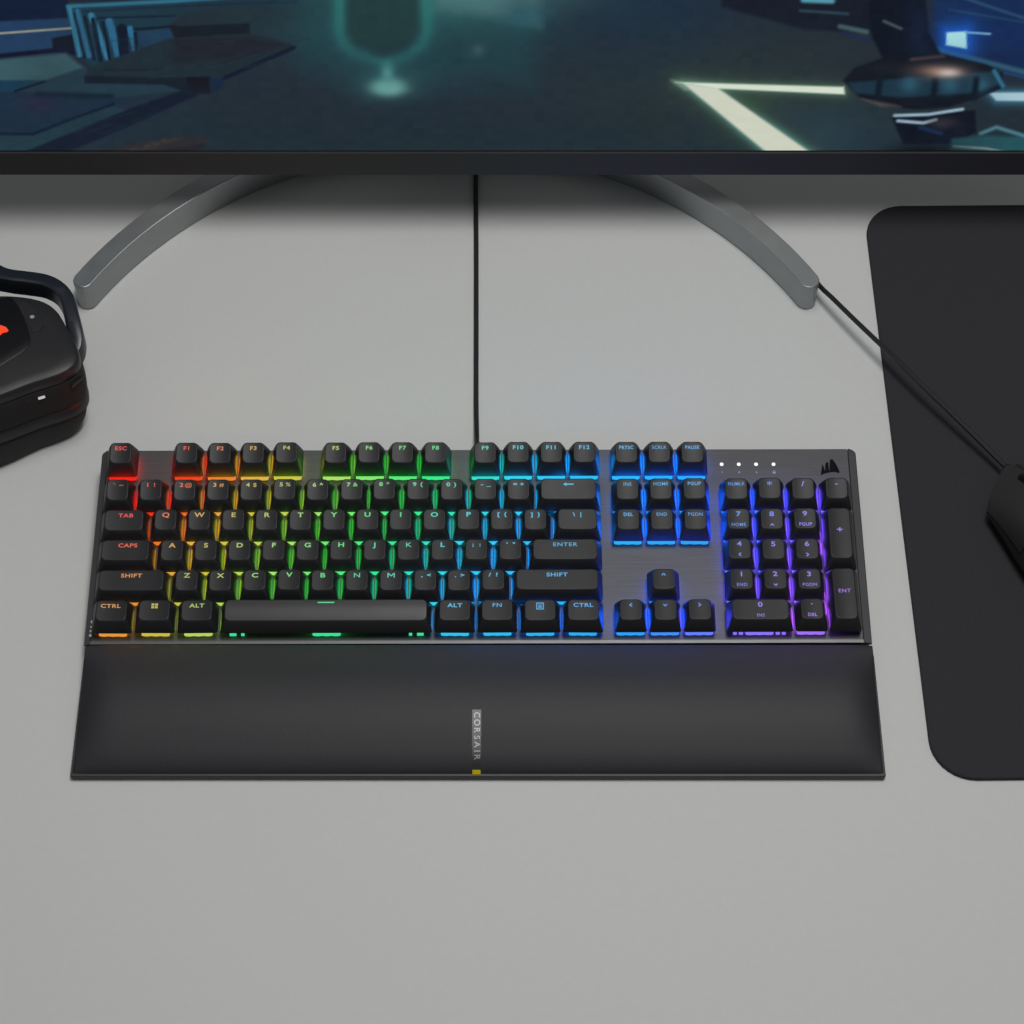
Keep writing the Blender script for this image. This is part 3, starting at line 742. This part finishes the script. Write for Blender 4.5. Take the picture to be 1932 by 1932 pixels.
at.data.foreach_set('color', np.concatenate([lin.reshape(-1,3), np.ones((nr*nc,1))], 1).astype(np.float32).ravel())
sm = bpy.data.materials.new('lit_screen'); sm.use_nodes = True
nt = sm.node_tree; pb = nt.nodes['Principled BSDF']; pb.inputs['Base Color'].default_value = (0.003,0.003,0.004,1); pb.inputs['Roughness'].default_value = 0.5; pb.inputs['Specular IOR Level'].default_value = 0.0
ca = nt.nodes.new('ShaderNodeVertexColor'); ca.layer_name = 'picture'
nt.links.new(ca.outputs['Color'], pb.inputs['Emission Color']); pb.inputs['Emission Strength'].default_value = 1.0
me.materials.append(sm)
so = bpy.data.objects.new('screen', me); COL.objects.link(so); so.parent = mon; mon_obj(so)

# stand: curved foot on the desk and a neck behind the housing
SC = Vector((1, -243))                                       # centre of the arc relative to the monitor's empty (-20,300)
def arcpt(r, q): return (SC.x - 2 + r*math.cos(math.radians(q)), SC.y + r*math.sin(math.radians(q)))
ri, ro, hgt = 252.0, 264.5, 22.5
out = []
n = 56; q0_, q1_ = 30.2, 149.8
for i in range(n+1): out.append(arcpt(ro, q0_+(q1_-q0_)*i/n))
rm = (ri+ro)/2; rw = (ro-ri)/2
def cap(q, sgn):
    c = Vector(arcpt(rm, q)); e = Vector((math.cos(math.radians(q)), math.sin(math.radians(q)))); t = Vector((-e.y, e.x))*sgn
    return [tuple(c + e*rw*math.cos(k*math.pi/10) + t*rw*1.0*math.sin(k*math.pi/10)) for k in range(1,10)]
out += cap(q1_, 1)
out += [arcpt(ri, q1_-(q1_-q0_)*i/n) for i in range(n+1)]
c2_ = cap(q0_, -1); out += list(reversed(c2_))
def ring(z, inset):
    N = len(out); r = []
    for i in range(N):
        a, c = Vector(out[i-1]), Vector(out[(i+1)%N]); t = (c-a).normalized(); nrm = Vector((t.y, -t.x))
        p = Vector(out[i]) - nrm*inset; r.append((p.x, p.y, z))
    return r
b = MB(); b.rings([ring(0.3,.6), ring(1.0,0), ring(hgt-.8,0), ring(hgt-.25,.2), ring(hgt,.6)], True, True)
b.build('stand_foot', M['silver'], mon, angle=18)
b = MB()
P = [rrect(32,9,6,0,26,0.5), rrect(30,9,6,0,24,40), rrect(28,9,6,0,14,120), rrect(27,9,6,0,8,200), rrect(27,9,6,0,8,240)]
b.rings(P); b.build('stand_neck', M['silver'], mon, angle=40)
b = MB(); b.box(-24,24,-34,8,200,236); b.build('stand_mount', M['monitor'], mon, bevel=2)

# ------------------------------------------------------------------ headset
HO = Vector((-287,106,0))
hs = empty('headset', HO)
tag(hs, 'black headset with orange logo lying on the left edge of the desk', 'headset')
base_out = [(-230.8,99),(-233.5,110),(-241.5,125),(-248,135.5),(-256,142),(-268,145.5),(-283,146.5),(-300,144),(-316,136),(-328,121),(-333,103),(-330,85),(-320,71),(-305,64),(-290,65),(-274,71.5),(-257,80),(-243,85.8),(-234.5,91.3)]
oc = [Vector((x+287,y-106,0)) for x, y in base_out]
oc = catmull(oc, 5, True)
def hring(z, k=1.0, dx=0, dy=0, rd=0):
    out = []
    for p in oc:
        a = math.atan2(p.y, p.x) + math.radians(20); q = k*(1 - rd*0.8*math.exp(-(a/0.75)**2))
        out.append((p.x*q+dx, p.y*q+dy, z))
    return out
b = MB(); b.rings([hring(.3,.90,-3,-8,.10), hring(1.5,.945,-3,-8.3,.10), hring(4,.985,-3,-8,.10), hring(7.5,1.02,-3,-7.4,.095), hring(12,1.04,-2.6,-6.6,.08), hring(16.5,1.04,-2.2,-5.8,.06), hring(20,1.02,-1.8,-5.2,.035), hring(22.3,.99,-1.5,-5,.01), hring(23.5,.95,-1,-5)]); b.build('ear_cushion', M['cushion'], hs, angle=60)
b = MB(); b.rings([hring(22.5,.97,-1,-5), hring(24,1.02,-1,-5), hring(27,1.025,-1,-4.6), hring(31,1.015,-1,-4.2), hring(33,.98,-.5,-4)]); b.build('rim', M['hs'], hs, angle=40)
b = MB(); b.rings([hring(32,.985,-.5,-4), hring(33.2,1.012,-.5,-4,.01), hring(36,1.026,-.4,-3.5,.015), hring(41,1.028,-.2,-2.6,.02), hring(46,1.018,-.1,-1.6,.015), hring(49,1.002,0,-1,.01), hring(51,.985,0,-.6)]); b.build('side_band', M['hsband'], hs, angle=40)
plate_h = lambda k: 59.4 + 2.4*(1-k*k)
b = MB(); b.rings([hring(50,.96), hring(52,.987), hring(55.5,.987), hring(57.6,.98), hring(58.9,.966), hring(plate_h(.94)-.1,.94)]+[hring(plate_h(k),k) for k in (.8,.62,.42,.2,.03)]); b.build('outer_plate', M['hs'], hs, angle=45)
def hz(x, y):
    # height of the outer plate above the point
    k = 0.0
    r = math.hypot(x,y); a = math.atan2(y,x)
    best = min(oc, key=lambda p: abs((math.atan2(p.y,p.x)-a+math.pi)%(2*math.pi)-math.pi)); k = r/best.length
    return plate_h(min(k,.95))
def hun(px, py, z=60.5):
    d = fw + rt*((px-966)/F_PX) + up*((966-py)/F_PX)
    for _ in range(4):
        t = (z-CAM.z)/d.z; q = CAM + d*t; z = hz(q.x-HO.x, q.y-HO.y)
    return q.x-HO.x, q.y-HO.y
def raised(name, pts, h, m_, smooth=True, seg=1):
    b = MB(); P2 = pts
    cx_ = sum(p[0] for p in P2)/len(P2); cy_ = sum(p[1] for p in P2)/len(P2)
    lvl = [(1.0,0),(1.0,h*.6),(.97,h),(.75,h),(.5,h),(.25,h),(.02,h)]
    b.rings([[(cx_+(x-cx_)*k, cy_+(y-cy_)*k, hz(cx_+(x-cx_)*k, cy_+(y-cy_)*k)+dz - (0.8 if dz == 0 else 0)) for x, y in P2] for k, dz in lvl], True, True)
    return b.build(name, m_, hs, angle=40)
pan = [hun(*p) for p in ((26,566),(54,624),(52,656),(2,690),(-30,712),(-80,700),(-112,650),(-96,590),(-50,566),(0,564))]
pan = [tuple(v)[:2] for v in catmull([(x,y,0) for x,y in pan], 4, True)]
raised('logo_panel', pan, .55, M['hsgloss'])
def thin(name, pts, h, m_):
    b = MB(); pts = [tuple(p) for p in pts]
    b.rings([[(x,y,hz(x,y)+.2) for x,y in pts], [(x,y,hz(x,y)+h) for x,y in pts]]); return b.build(name, m_, hs, smooth=False)
lg = [hun(*p) for p in ((16.5,625),(12,619),(3,615.5),(-14,613),(-34,616),(-52,626),(-36,628),(-18,631),(-6,636),(0,634),(6,629),(13,628))]
thin('logo', lg, .95, M['orange'])
sq = [hun(*p) for p in ((34,571),(60,576),(80,612),(60,625))]
raised('button', [tuple(v)[:2] for v in catmull([(x,y,0) for x,y in sq], 4, True)], .35, M['hsband'])
x, y = hun(61, 599); thin('indicator', [(x+1.3*math.cos(i*math.pi/6), y+1.3*math.sin(i*math.pi/6)) for i in range(12)], .75, M['printdim'])
ln = [hun(*p) for p in ((57.5,627),(58.5,629.5),(84,616),(83.4,613.5))]; thin('ridge', ln, .35, M['hsband'])
# small light and slot set in the side band
def band_pt(px, py):
    d = fw + rt*((px-966)/F_PX) + up*((966-py)/F_PX)
    ringp = [Vector((p[0]+HO.x, p[1]+HO.y)) for p in hring(41,1.028,-.2,-2.6,.02)]
    best = None
    for i in range(len(ringp)):
        a, c = ringp[i], ringp[(i+1)%len(ringp)]
        n_ = Vector((c.y-a.y, -(c.x-a.x))).normalized()
        den = d.x*n_.x + d.y*n_.y
        if abs(den) < 1e-6: continue
        t = ((a.x-CAM.x)*n_.x + (a.y-CAM.y)*n_.y)/den; q = CAM + d*t
        u_ = (Vector((q.x,q.y))-a).dot(c-a)/(c-a).length_squared
        if -0.01 <= u_ <= 1.01 and 25 < q.z < 60 and n_.y < 0.2:
            if best is None or t < best[0]: best = (t, q, (c-a).normalized(), n_)
    return best
def slot(name, px, py, w_, h_, m_, depth=.5, ang=0):
    bp_ = band_pt(px, py)
    if not bp_: return
    _, q, tdir, n_ = bp_
    t3 = Vector((tdir.x,tdir.y,0)); n3 = Vector((n_.x,n_.y,0)); z3 = Vector((0,0,1))
    b = MB(); pr = []
    shape = rrect(w_/2, h_/2, h_*.45, 0, 0, 0, 4)
    b.rings([[tuple(q - HO + t3*x + z3*(y) + n3*dz) for x,y,z in shape] for dz in (-1.2, depth)]); b.build(name, m_, hs, smooth=False)
slot('light', 79, 751.5, 4.0, 0.8, M['hsled'], .15)
slot('port', 146, 722, 9, 2.6, M['hsgloss'], .08)
slot('pin_hole', 58, 768, 1.2, 1.2, M['lip'], .2)
# yoke: flat curved fork round the cup, then the headband and the second cup beyond the picture
yo = [(-304,171.5,55),(-296,167,55),(-288,162.8,54.5),(-279,160.5,53.5),(-269,159.8,52.3),(-259,158.6,51.2),(-251,154.8,50.2),(-245.5,148.5,49),(-242,139.5,48),(-239.2,130,46.8),(-237.2,122,45),(-237.8,115,43),(-240,110,41)]
yl = [(-600+27-x + 0, y, z) for x, y, z in yo]
path = catmull(yo, 5, False)
def strap(path, wid, hei, name, m_, parent, off, flare=0):
    rings_ = []; P_ = [Vector(p) for p in path]
    for i, p in enumerate(P_):
        t = (P_[min(i+1,len(P_)-1)]-P_[max(i-1,0)]); t.z = 0; t.normalize(); s = Vector((t.y,-t.x,0))
        k = 1.0 if i < len(P_)-6 else 1.0 - 0.05*(i-(len(P_)-7))
        w_, h_ = wid*k/2, hei/2
        w_ += flare*max(0, 1-i/14)**1.5
        prof_ = [(-w_,-h_+1.5),(-w_+1.2,-h_),(w_-1.2,-h_),(w_,-h_+1.5),(w_,h_-2.2),(w_-.7,h_-.7),(w_-2.0,h_),(-w_+1.6,h_),(-w_+.5,h_-.5),(-w_,h_-1.6)]
        rings_.append([tuple(p + s*a + Vector((0,0,c)) - off) for a, c in prof_])
    b = MB(); b.rings(rings_); return b.build(name, m_, parent, angle=28)
yk = strap(path, 9.0, 14.5, 'yoke', M['hsyoke'], hs, HO, 7)
left = [(-304-(x+304)*0.56, y, z) for x, y, z in yo]
strap(catmull(left, 5, False), 8.0, 11.5, 'yoke', M['hsyoke'], hs, HO)
hb = [(-322,182,57),(-336,204,66),(-360,224,72),(-405,228,74),(-450,214,72),(-485,185,66),(-500,150,58)]
strap(catmull(hb, 6, False), 13, 16, 'headband', M['hs'], hs, HO)
far = Vector((-215,10,0))
b = MB(); b.rings([[(x+far.x,y+far.y,z) for x,y,z in r] for r in (hring(.3,.93), hring(3,1.0), hring(17,1.03), hring(22,.98))]); b.build('ear_cushion', M['cushion'], hs, angle=60)
b = MB(); b.rings([[(x+far.x,y+far.y,z) for x,y,z in r] for r in (hring(22,1.0), hring(33,1.02), hring(49,1.0), hring(58,.95), hring(62,.5), hring(62.5,.05))]); b.build('ear_cup', M['hs'], hs, angle=45)

bpy.data.objects.remove(fo)

# ------------------------------------------------------------------ light
for nm, sy, y_, en in (('strip_softbox', 0.10, -0.045, 6.6), ('softbox', 0.42, 0.15, 8.8)):
    ld = bpy.data.lights.new(nm, 'AREA'); ld.shape = 'RECTANGLE'; ld.size = 0.80; ld.size_y = sy; ld.energy = en; ld.color = (1.0,0.992,0.97)
    lo = bpy.data.objects.new(nm, ld); COL.objects.link(lo)
    lp = Vector((0.17,y_,1.62)); lo.location = lp
    lo.rotation_euler = (Vector((0.0,0.03,0.0))-lp).to_track_quat('-Z','Y').to_euler()
w = bpy.data.worlds.new('World'); scene.world = w; w.use_nodes = True
nt = w.node_tree; bg = nt.nodes['Background']
tc = nt.nodes.new('ShaderNodeTexCoord'); sp = nt.nodes.new('ShaderNodeSeparateXYZ'); rp = nt.nodes.new('ShaderNodeValToRGB')
nt.links.new(tc.outputs['Generated'], sp.inputs[0]); nt.links.new(sp.outputs['Z'], rp.inputs['Fac']); nt.links.new(rp.outputs['Color'], bg.inputs['Color'])
rp.color_ramp.elements[0].position = 0.0; rp.color_ramp.elements[0].color = (0.035,0.035,0.037,1)
rp.color_ramp.elements[1].position = 0.9; rp.color_ramp.elements[1].color = (0.20,0.20,0.204,1)
bg.inputs['Strength'].default_value = 1.0

vs = scene.view_settings
vs.view_transform = 'Standard'; vs.look = 'None'; vs.exposure = 0; vs.gamma = 1; vs.use_curve_mapping = False
scene.render.engine = 'CYCLES'
scene.cycles.max_bounces = 8
print('keys', nk[0], 'bezel', BZ)
